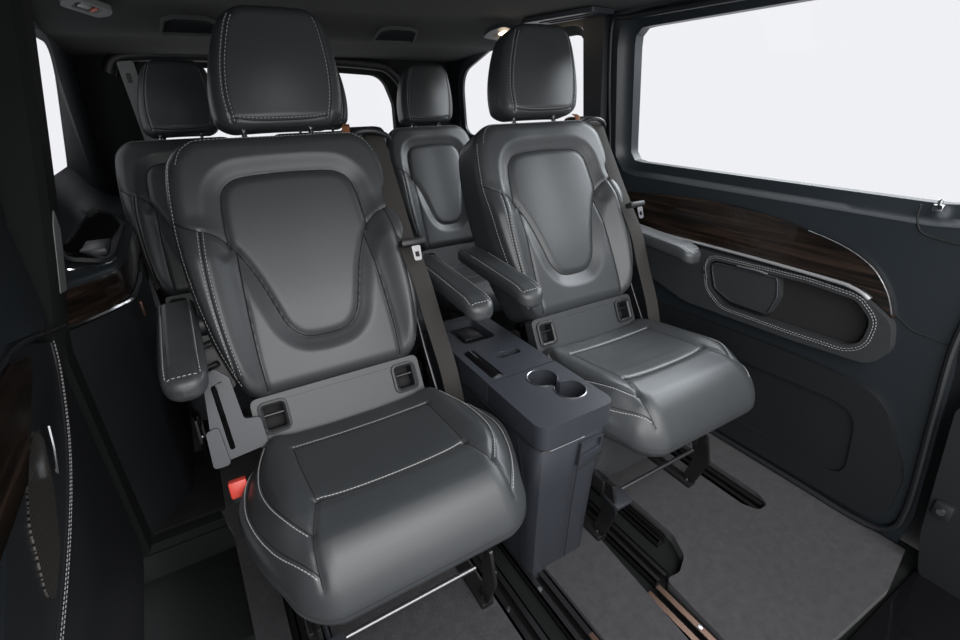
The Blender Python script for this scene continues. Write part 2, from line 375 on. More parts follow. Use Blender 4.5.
# wood band
wood = [(1.33, .765), (1.30, .765), (1.05, .783), (.90, .786), (.76, .776), (.64, .757), (.545, .735), (.475, .700), (.430, .650), (.405, .600)]
wtop = spline(wood, 6); wbot = spline([(.400, .592), (.47, .632), (.52, .648), (.8, .655), (1.1, .654), (1.33, .652)], 6)
loop = [tuple(p) for p in wtop] + [tuple(p) for p in wbot]
mb = MB(); mb.prism(loop, [], 0, 1, lambda a, b, c: (XR + .002 - .014 * c, a, b)); D('wood_trim', mb, WOOD, bevel=.004, seg=3)
mb = MB(); mb.tube([(XR - .016, p[0], p[1]) for p in spline([(1.33, .645), (1.1, .648), (.8, .649), (.55, .645), (.50, .640), (.475, .632), (.458, .622)], 8)], .0048, 0, seg=8)
D('chrome_strip', mb, SILVER)
mb = MB(); mb.tube([(XR - .013, p[0], p[1]) for p in wtop[30:]], .0016, 0, seg=6); D('chrome_edge', mb, CHROME)
# stitched pocket surround
sur = resample(rpoly([(1.33, .632), (.60, .636), (.455, .622), (.395, .585), (.378, .515), (.405, .462), (.60, .450), (.96, .444), (1.16, .50), (1.33, .53)], [.01, .1, .05, .05, .05, .05, .2, .1, .1, .02], 6), 160)
ph = resample(rpoly([(.905, .612), (.60, .622), (.48, .615), (.436, .575), (.440, .510), (.475, .490), (.62, .484), (.82, .482), (.875, .52)], [.03, .1, .04, .04, .04, .04, .1, .05, .05], 6), 120)
mb = MB(); mb.prism([tuple(p) for p in sur], [[tuple(p) for p in ph]], 0, 1, lambda a, b, c: (XR + .002 - .030 * c, a, b))
sp = D('armrest_panel', mb, [LEATHER_D], bevel=.007, seg=3)
mb = MB()
for dd in (.010, .016): dashes(mb, [(XR - .0295, p[0], p[1]) for p in inset(ph, -dd)] , r=.0009)
lab(D('stitching', mb, STITCH, sp), 'light grey stitching around door pocket')
mb = MB(); mb.prism([tuple(p) for p in inset(ph, .001)], [], 0, 1, lambda a, b, c: (XR - .003 * c, a, b)); D('pocket_back', mb, MESHM)
lidl = rpoly([(.893, .606), (.675, .618), (.662, .560), (.678, .497), (.80, .497), (.862, .522)], [.02, .015, .03, .02, .04, .03], 6)
mb = MB(); mb.prism(lidl, [], 0, 1, lambda a, b, c: (XR - .004 - .022 * c, a, b)); ld = D('pocket_lid', mb, LEATHER_D, bevel=.004, seg=3)
mb = MB(); mb.tube([(XR - .028, p[0], p[1]) for p in inset(resample(lidl, 120), .004)] , .0022, 0, seg=6); D('lid_trim', mb, PLASTIC, ld)
mb = MB(); mb.tube([(XR - .033, a, b) for a, b in ((.900, .612), (.902, .58), (.890, .552))], .0032, 0, seg=6)
mb.tube([(XR - .033, a, b) for a, b in ((.80, .618), (.74, .621), (.705, .618))], .0032, 0, seg=6); D('chrome_accent', mb, CHROME)
# lower door panel relief
mb = MB(); lo = rpoly([(1.35, .39), (.60, .405), (.36, .395), (.262, .20), (.262, .03), (1.35, .03)], [.02, .2, .12, .12, .06, .02], 8)
lh = rpoly([(1.30, .30), (.40, .325), (.375, .105), (1.30, .105)], [.02, .07, .05, .02], 10)
mb.prism(lo, [lh], 0, 1, lambda a, b, c: (XR + .002 - .018 * c, a, b)); D('lower_panel', mb, TRIM_D, bevel=.006, seg=3)
mb = MB(); mb.prism([tuple(p) for p in inset(resample(lh, 80), .001)], [], 0, 1, lambda a, b, c: (XR - .002 * c, a, b)); D('lower_pocket', mb, MESHM)
mb = MB(); mb.prism(lh, [], 0, 1, lambda a, b, c: (XR + .003 - .010 * c, a, b)) ; D('pocket_flap', mb, TRIM_D)
mb = MB()      # seam between upper trim and lower trim
mb.tube([(XR - .0015, a, b) for a, b in ((.405, .60), (.36, .573), (.27, .563))], .002, 0, seg=6); D('panel_gap', mb, SEAM)
mb = MB(); mb.tube([(XR - .001, p[0], p[1]) for p in spline([(.43, .86), (.428, .83), (.41, .80), (.36, .79), (.30, .788)], 6)], .002, 0, seg=6)
D('upper_gap', mb, SEAM)
mb = MB(); mb.box(XR + .000, XR + .014, .391, .409, .850, .864, 0, b=.002); mb.lathe([(.0, .0), (.005, 0), (.005, .010), (.003, .012), (0, .012)], (XR + .005, .40, .864), 0, 12)
mb.build('latch_button', [CHROME], door)
# door bottom rubber & bolts
mb = MB(); mb.tube(spline([(XR - .016, 1.3, .012), (XR - .016, .9, .010), (XR - .017, .5, .010), (XR - .017, .33, .008), (XR - .014, .25, .03), (XR - .01, .232, .12), (XR - .008, .262, .40), (XR - .006, .280, .60), (XR - .004, .262, .80)], 8), .008, 0, seg=8)
D('door_seal', mb, PLASTIC_B)
# front right pillar and step trim
mb = MB()
mb.prism(rpoly([(-.25, -.02), (.155, -.02), (.185, .10), (.225, .45), (.17, .50), (-.25, .50)], [.0, .03, .02, .03, .05, .02], 5), [], 0, 1, lambda a, b, c: (1.47 - .11 * c, a, b))
struct(mb.build('trim_5', TRIM_D, bevel=.012, seg=3))
mb = MB(); mb.prism([(-.35, .50), (.215, .50), (.245, .60), (.20, .82), (-.35, .82)], [], 0, 1, lambda a, b, c: (1.50 - .06 * c, a, b)); struct(mb.build('trim_6', TRIM, bevel=.01, seg=3))
mb = MB(); mb.box(1.345, 1.365, .150, .185, .175, .215, 0, b=.004); mb.lathe([(0, 0), (.008, 0), (.008, .012), (0, .012)], (1.340, .168, .195), 1, 12, Matrix.Rotation(math.pi / 2, 3, 'Y'))
tag(mb.build('door_striker', [PLASTIC_B, SATIN]), 'small metal striker on the right front pillar', 'door striker')
mb = MB(); mb.prism([(-.4, -.12), (.34, -.12), (.34, .845), (-.4, .845)], [], 0, 1, lambda a, b, c: (1.53 - .02 * c, a, b)); struct(mb.build('trim_12', PLASTIC_B))
mb = MB(); mb.box(.90, 1.45, -.2, .165, -.12, -.012, 0, b=.01); struct(mb.build('trim_7', GLOSSB))

# ---------------- left door, pillar and rear quarter trim
mb = MB()   # pillar
pl = [(-.285, 1.345), (-.262, 1.345)]
sec = []
for z in np.linspace(.02, 1.34, 24):
    x = float(np.interp(z, [0, .6, .65, .78, .95, 1.07, 1.27, 1.35], [-.315, -.315, -.307, -.276, -.240, -.216, -.176, -.165]))
    sec.append([(-.37, 1.21, z), (x + .0, 1.21, z), (x + .012, 1.225, z), (x + .012, 1.31, z), (x, 1.345, z), (-.37, 1.40, z)])
mb.loft(sec); struct(mb.build('trim_8', PILLAR))
mb = MB(); mb.prism(rpoly([(1.228, .745), (1.300, .73), (1.300, .86), (1.25, .91), (1.232, .88)], .006, 3), [], 0, 1, lambda a, b, c: (float(np.interp(b, [.65, .78, .95], [-.307, -.276, -.240])) + .008 + .006 * c, a, b)); struct(mb.build('trim_9', GREYT, bevel=.002), 'grey pillar insert at the left door')
mb = MB()   # left door upper pad
mb.prism(rpoly([(-.1, .74), (.95, .76), (1.16, .70), (1.20, .72), (1.20, .905), (-.1, .93)], [.0, .1, .02, .02, .03, 0], 5), [], 0, 1, lambda a, b, c: (XL - .002 + .032 * c, a, b))
struct(mb.build('trim_10', TRIM, bevel=.012, seg=3))
mb = MB()   # left door lower card
lp = rpoly([(-.1, .02), (.95, .02), (1.20, .05), (1.20, .655), (1.05, .72), (.90, .742), (-.1, .742)], [0, .05, .05, .01, .02, .02, 0], 4)
mb.prism(lp, [], 0, 1, lambda a, b, c: (XL - .002 + .022 * c, a, b)); ldoor = struct(mb.build('door_1', TRIM_D, bevel=.006))
mb = MB(); mb.prism(rpoly([(-.1, .60), (.80, .60), (.90, .645), (1.04, .705), (.93, .735), (-.1, .75)], .02, 4), [], 0, 1, lambda a, b, c: (-.312 + .016 * c, a, b)); mb.build('wood_trim', WOOD, ldoor, bevel=.004)
mb = MB(); mb.tube(spline([(-.292, 1.255, .668), (-.296, 1.137, .700), (-.297, 1.06, .722), (-.297, .99, .738), (-.297, .9, .745), (-.297, .5, .752), (-.297, 0, .755)], 8), .0042, 0, seg=8); mb.build('chrome_strip', CHROME, ldoor)
mb = MB(); mb.prism(rpoly([(.93, .612), (.955, .585), (.905, .515), (.82, .45), (.735, .430), (.72, .455), (.775, .545), (.84, .59)], [.01, .02, .03, .05, .02, .02, .03, .03], 5), [], 0, 1, lambda a, b, c: (-.310 + .0025 * c, a, b)); mb.build('speaker_grille', SPEAKER, ldoor)
mb = MB(); mb.tube([(-.300, .968, .593), (-.300, .948, .560), (-.300, .915, .528)], .0025, 0, seg=6); mb.build('chrome_accent', CHROME, ldoor)
mb = MB(); lw = spline([(1.20, .655), (1.16, .60), (1.06, .52), (.95, .465), (.80, .42), (.62, .385), (.5, .37)], 8)
mb.tube([(-.312, a, b) for a, b in lw], .006, 0, seg=8); mb.build('panel_edge', TRIM_D, ldoor)
mb = MB(); dashes(mb, [(-.305, a, b + .004) for a, b in lw], r=.0009); dashes(mb, [(-.305, a, b - .004) for a, b in lw], r=.0009); lab(mb.build('stitching', STITCH, ldoor), 'light grey stitching on left door')
# rear quarter: bulging ledge with wood, cup tray and chrome strip
mb = MB()
A0 = spline([(-.312, 1.28, .648), (-.262, 1.33, .646), (-.215, 1.385, .646), (-.187, 1.44, .646), (-.178, 1.60, .646), (-.180, 1.9, .646), (-.185, 2.4, .646)], 6)
def lift(P, dx, dz): Q = P.copy(); Q[:, 0] += dx; Q[:, 2] += dz; return Q
def blend(P, f, z): Q = P.copy(); Q[:, 0] = Q[:, 0] * (1 - f) + (XL + .004) * f; Q[:, 1] = Q[:, 1] + f * .03; Q[:, 2] = z; return Q
secs = [blend(A0, 1, .905), blend(A0, .93, .875), blend(A0, .86, .82), blend(A0, .72, .775), blend(A0, .5, .760), blend(A0, .2, .748), blend(A0, .05, .742), lift(A0, .0, .085), lift(A0, 0, .07)]
mb.grid(np.stack(secs, 1)); q = mb.build('trim_11', TRIM, smooth=60); struct(q, 'blue black ledge trim of the rear left quarter')
mb = MB(); mb.grid(np.stack([lift(A0, 0, .080), lift(A0, .005, .066), lift(A0, .005, .016), lift(A0, 0, .004)], 1)); mb.build('wood_trim', WOOD, q)
mb = MB(); mb.grid(np.stack([lift(A0, .001, 0), lift(A0, 0.0, -.3), lift(A0, -.01, -.66)], 1)); mb.build('lower_panel', TRIM_D, q)
mb = MB(); mb.tube([tuple(p) for p in lift(A0, .004, 0)][:26], .0068, 0, seg=8); mb.build('chrome_strip', CHROME, q)
def hz(a, b): f = (a + .19) / -.14; return float(np.interp(f, [0, .2, .5, .72, .86], [.744, .749, .761, .776, .82]))
tray = resample(rpoly([(-.285, 1.40), (-.200, 1.42), (-.192, 1.50), (-.192, 1.85), (-.225, 2.02), (-.275, 2.05), (-.300, 1.90), (-.302, 1.50)], [.02, .03, .03, .05, .05, .05, .06, .04], 5), 80)
mb = MB(); mb.prism([tuple(p) for p in tray], [[tuple(p) for p in inset(tray, .010)]], 0, 1, lambda a, b, c: (a, b, hz(a, b) + .010 * c)); mb.build('tray_rim', TRIM_D, q, bevel=.003)
mb = MB(); mb.prism([tuple(p) for p in inset(tray, .008)], [], 0, 1, lambda a, b, c: (a, b, hz(a, b) + .004 * c)); mb.build('cup_tray', GLOSSB, q)
mb = MB(); mb.box(-.262, -.205, 1.47, 1.58, .752, .772, 0, b=.006); mb.build('ashtray_lid', PLASTIC, q)
mb = MB(); mb.tube(spline([(-.300, 1.46, .800), (-.298, 1.40, .780), (-.280, 1.37, .760), (-.25, 1.38, .752), (-.205, 1.42, .746), (-.192, 1.47, .744)], 6), .0028, 0, seg=6); mb.build('chrome_accent', CHROME, q)
mb = MB(); mb.box(-.183, -.174, 1.50, 1.515, .565, .61, 0, b=.003); mb.build('reflector', BRONZE, q)

# ================================================================== CARPET and RAILS
zc = 0.0
slotA = rpoly([(1.185, 1.25), (1.185, .52), (1.205, .478), (1.245, .478), (1.265, .52), (1.265, 1.25)], [.0, .01, .02, .02, .02, 0], 6)
slotB = rpoly([(.775, 1.25), (.765, .9), (.72, .30), (.705, -.02), (.785, -.02), (.79, .30), (.800, .47), (.845, .465), (.895, .49), (.925, .55), (.93, 1.25)], [0, .0, .0, .0, 0, .06, .015, .03, .035, .05, 0], 8)
slotC = [(.41, 1.25), (.41, -.02), (.565, -.02), (.565, 1.25)]
slotD = [(-.03, 1.25), (-.03, .30), (.05, .30), (.05, 1.25)]
mb = MB(); mb.prism(rpoly([(-.075, -.04), (.93, -.04), (.965, .18), (1.24, .172), (1.40, .20), (1.40, 2.6), (-.20, 2.6), (-.20, 1.58), (-.155, 1.40), (-.11, 1.20)], [0, 0, .02, .02, 0, 0, 0, .03, .03, .05], 4), [slotA, slotB, slotC, slotD], 0, 1, lambda a, b, c: (a, b, -.030 + .030 * c))
tag(mb.build('floor_carpet', CARPET, bevel=.006, seg=3), 'charcoal carpet covering the cabin floor with rail cut-outs', 'carpet')
def rail(x, y0, y1, label, bronze=False, w=.05):
    r = thing('seat_rail', label, 'rail', (x, (y0 + y1) / 2, -.032), 'seat rails in the floor'); L = (y1 - y0) / 2
    mb = MB()
    mb.box(-w / 2, w / 2, -L, L, 0, .005, 0); mb.box(-w / 2, -w / 2 + .004, -L, L, 0, .026, 0); mb.box(w / 2 - .004, w / 2, -L, L, 0, .026, 0)
    mb.box(-w / 2, -.008, -L, L, .022, .026, 0); mb.box(.008, w / 2, -L, L, .022, .026, 0)
    mb.build('channel', RAILM, r)
    if bronze:  # copper reflections in the rail, modelled as bronze tinted strips
        mb = MB(); mb.box(-w / 2 + .003, -.009, -L + .01, -L + .48, .0262, .0275, 0); mb.box(.009, w / 2 - .003, -L + .01, -L + .48, .0262, .0275, 0); lab(mb.build('reflection_strip', BRONZE, r), 'bronze tinted strip standing in for copper reflections')
    mb = MB(); 
    for k in range(2):
        mb = MB(); mb.lathe([(0, .0), (.006, 0), (.006, .003), (0, .004)], (0.016 * (1 if k % 2 else -1), .12 * k, .026), 0, 10); mb.build('bolt', SATIN, r)
    return r
rail(1.225, .49, 1.24, 'short black rail in the rounded carpet slot, nearest the right door')
rail(.755, -.01, .47, 'rail with bronze tinted reflection strips in front of the right seat', True, .052)
rail(.80, .48, 1.24, 'black rail under the inner side of the right front seat', w=.045)
rail(.893, .56, 1.24, 'narrow black rail under the right front seat beside the carpet edge', w=.03)
rail(.440, -.01, 1.24, 'black rail under the inner side of the left front seat')
rail(.535, -.01, 1.24, 'black rail running under the centre console', True)
rail(.01, .31, 1.24, 'black rail under the outer side of the left front seat')
mb = MB(); mb.box(-.33, -.12, 1.30, 1.62, -.001, .012, 0, b=.004); tag(mb.build('floor_mat', CARPET_D), 'black mat on the raised floor at the left wall', 'mat')

# ================================================================== SEAT
YR = .75                                      # root y of the front seats; local y = world y - .75
ct, st = math.cos(math.radians(26.6)), math.sin(math.radians(26.6))
def bmap(X, Sg, Dp, y0=.94 - YR, z0=.47):
    return np.stack([X, y0 + Sg * st - Dp * ct, z0 + Sg * ct + Dp * st], -1)
insert = [(-.150, .385), (-.152, .42), (-.147, .475), (-.138, .510), (-.115, .532), (-.075, .540), (0, .543), (.075, .540), (.115, .532), (.138, .510), (.147, .475), (.152, .42), (.150, .385)]
ucurve = [(-.152, .398), (-.133, .365), (-.112, .315), (-.094, .255), (-.078, .205), (-.052, .176), (-.02, .168), (.02, .168), (.052, .176), (.078, .205), (.094, .255), (.112, .315), (.133, .365), (.152, .398)]
wingL = [(-.243, .462), (-.225, .442), (-.200, .428), (-.175, .418), (-.152, .398)]
bol1 = [(-.198, .427), (-.205, .36), (-.208, .28), (-.205, .20), (-.197, .115)]
bol2 = [(-.140, .380), (-.146, .30), (-.150, .22), (-.152, .14), (-.150, .075)]
insS, uS, wS, b1S, b2S = (spline(p, 8) for p in (insert, ucurve, wingL, bol1, bol2))
mirS = lambda P: P * [-1, 1]
shield = np.concatenate([insS, uS[::-1]])
def bfeat(X, Sg):
    sd = sdist(X, Sg, np.vstack([shield, shield[:1]])); ins = inside(X, Sg, shield)
    f = -.0125 * sm(-.042, -.001, np.where(ins, sd, -sd)) + .004 * np.where(ins, sm(0, .018, sd), 0)
    for P in (insS, uS): f = f - .0030 * np.exp(-(sdist(X, Sg, P) / .0045) ** 2)
    for P in (wS, b1S, b2S):
        for Q in (P, mirS(P)): f = f - .0030 * np.exp(-(sdist(X, Sg, Q) / .005) ** 2)
    wing = sm(.145, .205, np.abs(X)) * (1 - sm(.36, .47, Sg)) * sm(.0, .14, Sg)
    f = f + .026 * wing - .004 * (1 - sm(.0, .12, np.abs(X))) * sm(.05, .2, Sg) * 1.0
    f = f + .003 * np.exp(-((Sg - .23) / .09) ** 2) * (1 - sm(.08, .2, np.abs(X)))
    return f
BHW = hwfun([.06, .12, .20, .30, .40, .48, .56, .63], [.187, .209, .229, .242, .247, .244, .233, .212], .062, .632, .058, .03)
BACK = Pad(BHW, .062, .632, bfeat, .16, .034, .045, bmap, 170, 130)
# headrest
def hmap(X, Sg, Dp):
    e = Dp - .9 * X * X; h = Sg - .64
    return np.stack([X + .019 + .11 * h, 1.212 - YR + .25 * h - .965 * e, 1.046 + .89 * h + .26 * e], -1)
hst = [(-.104, .655), (-.113, .72), (-.110, .79), (-.097, .86), (-.086, .890)]
hS = spline(hst, 8); hB = spline([(-.100, .662), (-.06, .655), (0, .653), (.06, .655), (.100, .662)], 8)
def hfeat(X, Sg):
    f = .006 * (1 - sm(0, .12, np.hypot(X, Sg - .78)))
    for Q in (hS, mirS(hS), hB): f = f - .0028 * np.exp(-(sdist(X, Sg, Q) / .0045) ** 2)
    return f
HHW = hwfun([.640, .67, .72, .78, .85, .91], [.122, .137, .143, .139, .124, .100], .640, .912, .040, .030)
HEAD = Pad(HHW, .640, .912, hfeat, .12, .030, .05, hmap, 110, 100)
# cushion
def cz(q): return np.interp(q, [0, .08, .16, .24, .30, .36, .43], [.447, .452, .460, .470, .474, .470, .455])
def cmap(X, q, Dp): return np.stack([X + .014, .955 - YR - q + 0 * X, cz(q) + Dp], -1)
cin = [(-.150, .085), (-.150, .16), (-.148, .22), (-.146, .272)]
cfr = [(-.146, .272), (-.10, .279), (0, .282), (.10, .279), (.146, .272)]
cbk = [(-.150, .085), (-.08, .082), (.08, .082), (.150, .085)]
cs1 = [(-.196, .05), (-.213, .10), (-.222, .17), (-.214, .24), (-.196, .295), (-.170, .338)]
cvt = [(-.146, .272), (-.158, .31), (-.170, .345), (-.175, .38), (-.176, .405)]
cs2 = [(-.215, .055), (-.243, .12), (-.252, .19), (-.246, .25), (-.226, .31), (-.198, .360), (-.174, .395)]
cinS, cfrS, cbkS, cs1S, cvtS, cs2S = (spline(p, 8) for p in (cin, cfr, cbk, cs1, cvt, cs2))
def cfeat(X, q):
    f = 0 * X
    for P, w, dp in ((cinS, .006, .002), (cs1S, .0055, .0035), (cvtS, .005, .0035), (cs2S, .005, .002)):
        for Q in (P, mirS(P)): f = f - dp * np.exp(-(sdist(X, q, Q) / w) ** 2)
    for P in (cfrS, cbkS): f = f - .0035 * np.exp(-(sdist(X, q, P) / .006) ** 2)
    f = f - .006 * (1 - sm(.03, .19, np.abs(X))) * (1 - sm(.22, .34, q)) - .018 * sm(.2, .262, np.abs(X)) * (1 - sm(.30, .40, q))
    f = f + .010 * np.exp(-((np.abs(X) - .185) / .03) ** 2) * (1 - sm(.25, .36, q))
    return f
CHW = hwfun([0, .06, .12, .18, .24, .30, .36, .43], [.195, .224, .253, .269, .267, .252, .229, .203], 0, .432, .055, .03)
CUSH = Pad(CHW, 0, .432, cfeat, .128, lambda X, q: .040 + .052 * sm(.20, .38, q), .045, cmap, 150, 130)

MATP = [LEATHER, SEAM]
def seat_mesh(label, loc, group):
    t = thing('cabin_seat', label, 'seat', loc, group)
    # --- backrest
    mb = BACK.mesh(MB())
    for P in (insS, uS, wS, mirS(wS), b2S, mirS(b2S), b1S, mirS(b1S)): BACK.seam(mb, P, .0017, lift=.0003)
    back = mb.build('backrest', MATP, t)
    mb = MB()
    for sgn in (1, -1):
        F = lambda P: P if sgn == 1 else mirS(P)
        if sgn == 1:
            for off in (.005, -.005): dashes(mb, BACK.at(F(offset2(b1S, off)), .0006), r=.0009)
        ed = np.array([(-BHW(np.array([s]))[0] + .006, s) for s in np.linspace(.10, .575, 40)]); dashes(mb, BACK.at(F(ed), .0008), r=.0009)
    top = np.array([(x, .626 - .0) for x in np.linspace(-.135, .135, 30)]); 
    cr = spline([(-.226, .572), (-.212, .600), (-.190, .618), (-.16, .624), (0, .6255), (.16, .624), (.190, .618), (.212, .600), (.226, .572)], 8) * [.93, 1]
    dashes(mb, BACK.at(cr, .0008), r=.0007)
    lab(mb.build('stitching', STITCH, back), 'light grey contrast stitching')
    # shell behind backrest
    mb = MB(); Pad(hwfun([.06, .3, .55, .61], [.17, .21, .20, .18], .06, .605, .04, .03), .06, .605, lambda X, s: 0 * X, .03, .012, .01, lambda X, s, d: bmap(X, s, d - .150), 20, 20).mesh(mb)
    mb.build('back_shell', PLASTIC_B, t)
    # --- headrest
    mb = HEAD.mesh(MB())
    for P in (hS, mirS(hS), hB): HEAD.seam(mb, P, .0010)
    head = mb.build('headrest', MATP, t)
    mb = MB()
    for P, offs in ((hS, (.0045, -.0045)), (mirS(hS), (.0045,)), (hB, (.0045,))):
        for off in offs: dashes(mb, HEAD.at(offset2(P, off), .0006), r=.0009)
    mb.build('stitching', STITCH, head)
    for x in (-.062, .086):
        mb = MB(); mb.tube([tuple(bmap(np.array(x), np.array(s), np.array(-.045))) for s in (.60, .63, .66, .70)], .0062, 0, seg=12); pp = mb.build('headrest_post', CHROME, t)
        mb = MB(); c = bmap(np.array(x), np.array(.628), np.array(-.045)); mb.lathe([(.0, -.004), (.014, -.004), (.014, .004), (.011, .008), (.0, .009)], tuple(c), 0, 16, Matrix.Rotation(-math.radians(26.6), 3, 'X')); mb.build('post_collar', PLASTIC_B, pp)
    # --- lower panel with child seat anchors
    def lpm(X, s, d): return bmap(X, s, d - .012 - .0 * s)
    an = []
    for sx in (-1, 1): an.append(rpoly([(sx * .150 - .026, -.012), (sx * .150 + .026, -.012), (sx * .150 + .026, .050), (sx * .150 - .026, .050)], .01, 4))
    mb = MB(); mb.prism(rpoly([(-.192, -.045), (.192, -.045), (.192, .066), (-.192, .066)], .015, 4), an, 0, 1, lambda a, b, c: tuple(bmap(np.array(a), np.array(b), np.array(-.05 + .035 * c))))
    lpn = mb.build('lower_panel', LEATHER, t, bevel=.009, seg=3)
    for h in an:
        mb = MB(); H = resample(h, 48)
        mb.loft([[tuple(bmap(np.array(p[0]), np.array(p[1]), np.array(dz))) for p in inset(H, ii)] for ii, dz in ((-.005, -.016), (-.004, -.010), (.001, -.009), (.006, -.012), (.007, -.045))])
        mb.prism([tuple(p) for p in inset(H, .004)], [], 0, 1, lambda a, b, c: tuple(bmap(np.array(a), np.array(b), np.array(-.047 + .003 * c))), 1)
        P = H.mean(0)
        an_o = mb.build('anchor_frame', [PLASTIC_B, SEAM], t)
        mb = MB(); mb.tube([tuple(bmap(np.array(P[0] + e), np.array(P[1] + .006), np.array(-.022))) for e in (-.020, 0, .020)], .0035, 0, seg=8); mb.build('anchor_bar', RAILM, an_o)
    # --- cushion
    mb = CUSH.mesh(MB())
    for P in (cfrS, cbkS): CUSH.seam(mb, P, .0012)
    for P in (cinS, cs1S, cvtS, cs2S): CUSH.seam(mb, P, .0011); CUSH.seam(mb, mirS(P), .0011)
    cush = mb.build('seat_cushion', MATP, t)
    mb = MB(); dashes(mb, CUSH.at(offset2(cfrS, -.005), .0006), gap=.0012, r=.0011); dashes(mb, CUSH.at(offset2(cbkS, -.005), .0006), gap=.0015, r=.0008)
    for P in (cs1S, cs2S):
        for Q in (offset2(P, .005), ): dashes(mb, CUSH.at(Q, .0006), gap=.0018, r=.0011); dashes(mb, CUSH.at(mirS(Q), .0006), gap=.0018, r=.0011)
    mb.build('stitching', STITCH, cush)
    # --- base
    mb = MB(); W0, W1 = .205, .185
    lo = [(-W1, -.06), (W1, -.06), (W1, .20), (-W1, .20)]; hi = [(-W0, -.085), (W0, -.085), (W0, .20), (-W0, .20)]
    mb.loft([[(a, b, .335) for a, b in resample(rpoly(hi, .04), 60)], [(a + .008, b + .01, .24) for a, b in resample(rpoly(hi, .04), 60)], [(a, b, .155) for a, b in resample(rpoly(lo, .04), 60)]])
    mb.build('base_skirt', LEATHER, t)
    mb = MB(); mb.tube([(-.165, -.105, .15), (.155, -.105, .15)], .0055, 0, seg=12); lab(mb.build('slide_bar', BARM, t), 'bright metal bar under the cushion')
    mb = MB(); mb.box(-.19, -.135, -.150, -.095, .142, .156, 0, b=.004, rot=Matrix.Rotation(.15, 3, 'X')); mb.tube([(-.165, -.10, .15), (-.165, .0, .155)], .005, 0, seg=6); mb.build('lever', PLASTIC, t)
    for sx in (-1, 1):
        mb = MB(); x = sx * .185
        mb.prism(rpoly([(-.125, .20), (-.145, .12), (-.118, .03), (-.10, -.006), (-.07, -.006), (-.095, .10), (-.075, .20)], .006), [], 0, 1, lambda a, b, c: (x - .004 + .008 * c, a, b))
        mb.prism(rpoly([(.10, .22), (.03, .03), (.06, -.006), (.20, -.006), (.22, .22)], .01), [], 0, 1, lambda a, b, c: (x - .004 + .008 * c, a, b))
        mb.box(x - .016, x + .016, -.11, .23, -.006, .014, 0, b=.003); mb.box(x - .012, x + .012, -.10, .22, .155, .20, 0, b=.004)
        mb.lathe([(0, 0), (.009, 0), (.009, .008), (0, .010)], (x, -.125, .135), 1, 12, Matrix.Rotation(math.pi / 2, 3, 'Y'))
        mb.lathe([(0, 0), (.006, 0), (.006, .006), (0, .007)], (x, -.09, .014), 1, 12)
        mb.build('leg', [RAILM, SATIN], t, bevel=.0015)
    # --- recliner covers
    for sx in (-1,):
        def rm(a, b, c, d0=.0): return tuple(bmap(np.array(a), np.array(b), np.array(d0 + c)))
        o = rpoly([(-.262, .135), (-.238, .150), (-.215, .125), (-.208, .035), (-.178, .030), (-.175, -.030), (-.262, -.038), (-.278, -.02), (-.270, .05)], .008, 4)
        sl = rpoly([(-.252, .115), (-.242, .118), (-.236, -.018), (-.246, -.018)], .004, 3)
        mb = MB(); mb.prism(o, [sl], -.055, .004, rm); rc = mb.build('recliner_cover', PLASTIC, t, bevel=.004, seg=3)
        mb = MB(); mb.prism(rpoly([(-.280, .03), (-.256, .035), (-.250, -.045), (-.282, -.045)], .008, 4), [], 0, .014, rm); mb.build('recliner_handle', PLASTIC, rc, bevel=.004)
        for zz in (.155, .20):
            mb = MB(); mb.tube([rm(-.250, zz, -.03), rm(-.228, zz + .004, -.02)], .007, 0, seg=10); mb.build('hinge_bolt', SATIN, rc)
        mb = MB(); mb.prism(rpoly([(-.255, .25), (-.225, .25), (-.205, .10), (-.245, .10)], .01, 3), [], -.10, -.05, rm); mb.build('hinge_plate', PLASTIC_B, rc)
    # buckle
    bk = MB(); bk.box(-.262, -.232, .100, .122, .385, .430, 0, b=.004, rot=Matrix.Rotation(-.35, 3, 'X')); bko = bk.build('belt_buckle', PLASTIC_B, t)
    mb = MB(); mb.box(-.263, -.231, .088, .112, .405, .437, 0, b=.003, rot=Matrix.Rotation(-.35, 3, 'X')); lab(mb.build('release_button', RED, bko), 'red release button')
    # --- belt on the right shoulder
    mb = MB(); pth = spline([(.225, .535, .990), (.228, .515, 1.012), (.229, .478, 1.005), (.228, .435, .945), (.227, .375, .860), (.224, .318, .785), (.236, .270, .70), (.246, .235, .60), (.258, .19, .48), (.266, .16, .36)], 8)
    mb.strap([tuple(p) for p in pth], .044, .0022, (1, -.15, 0)); belt = mb.build('belt_webbing', WEB, t)
    mb = MB(); mb.box(.192, .252, .262, .290, .782, .798, 0, b=.005, rot=Matrix.Rotation(-.4, 3, 'X')); mb.build('tongue_grip', PLASTIC_B, belt)
    mb = MB(); mb.prism(rpoly([(-.011, 0), (.011, 0), (.009, -.04), (-.009, -.04)], .004, 3), [rpoly([(-.005, -.016), (.005, -.016), (.005, -.030), (-.005, -.030)], .002, 2)], 0, .003, lambda a, b, c: (.224 + a, .262 - c + b * .3, .786 + b * .8)); mb.build('belt_tongue', BARM, belt)
    mb = MB(); mb.box(.165, .272, .505, .575, .95, 1.030, 0, b=.018, seg=3); mb.tube(spline([(.165, .50, 1.000), (.185, .478, 1.022), (.225, .470, 1.024), (.262, .478, 1.008), (.272, .505, .985)], 5), .0065, 0, seg=8); mb.build('belt_guide', PLASTIC_B, t)
    mb = MB(); mb.strap([(.158, .492, 1.000), (.160, .488, 1.018), (.166, .50, 1.034), (.172, .52, 1.038)], .018, .003, (1, 0, 0)); lab(mb.build('belt_sleeve', TAN, t), 'brown sleeve at the belt guide')
    mb = MB(); mb.strap(spline([(.226, .30, .60), (.222, .25, .52), (.222, .20, .44), (.222, .17, .38)], 4), .018, .006, (0, 1, 0)); mb.build('side_strut', RAILM, t)
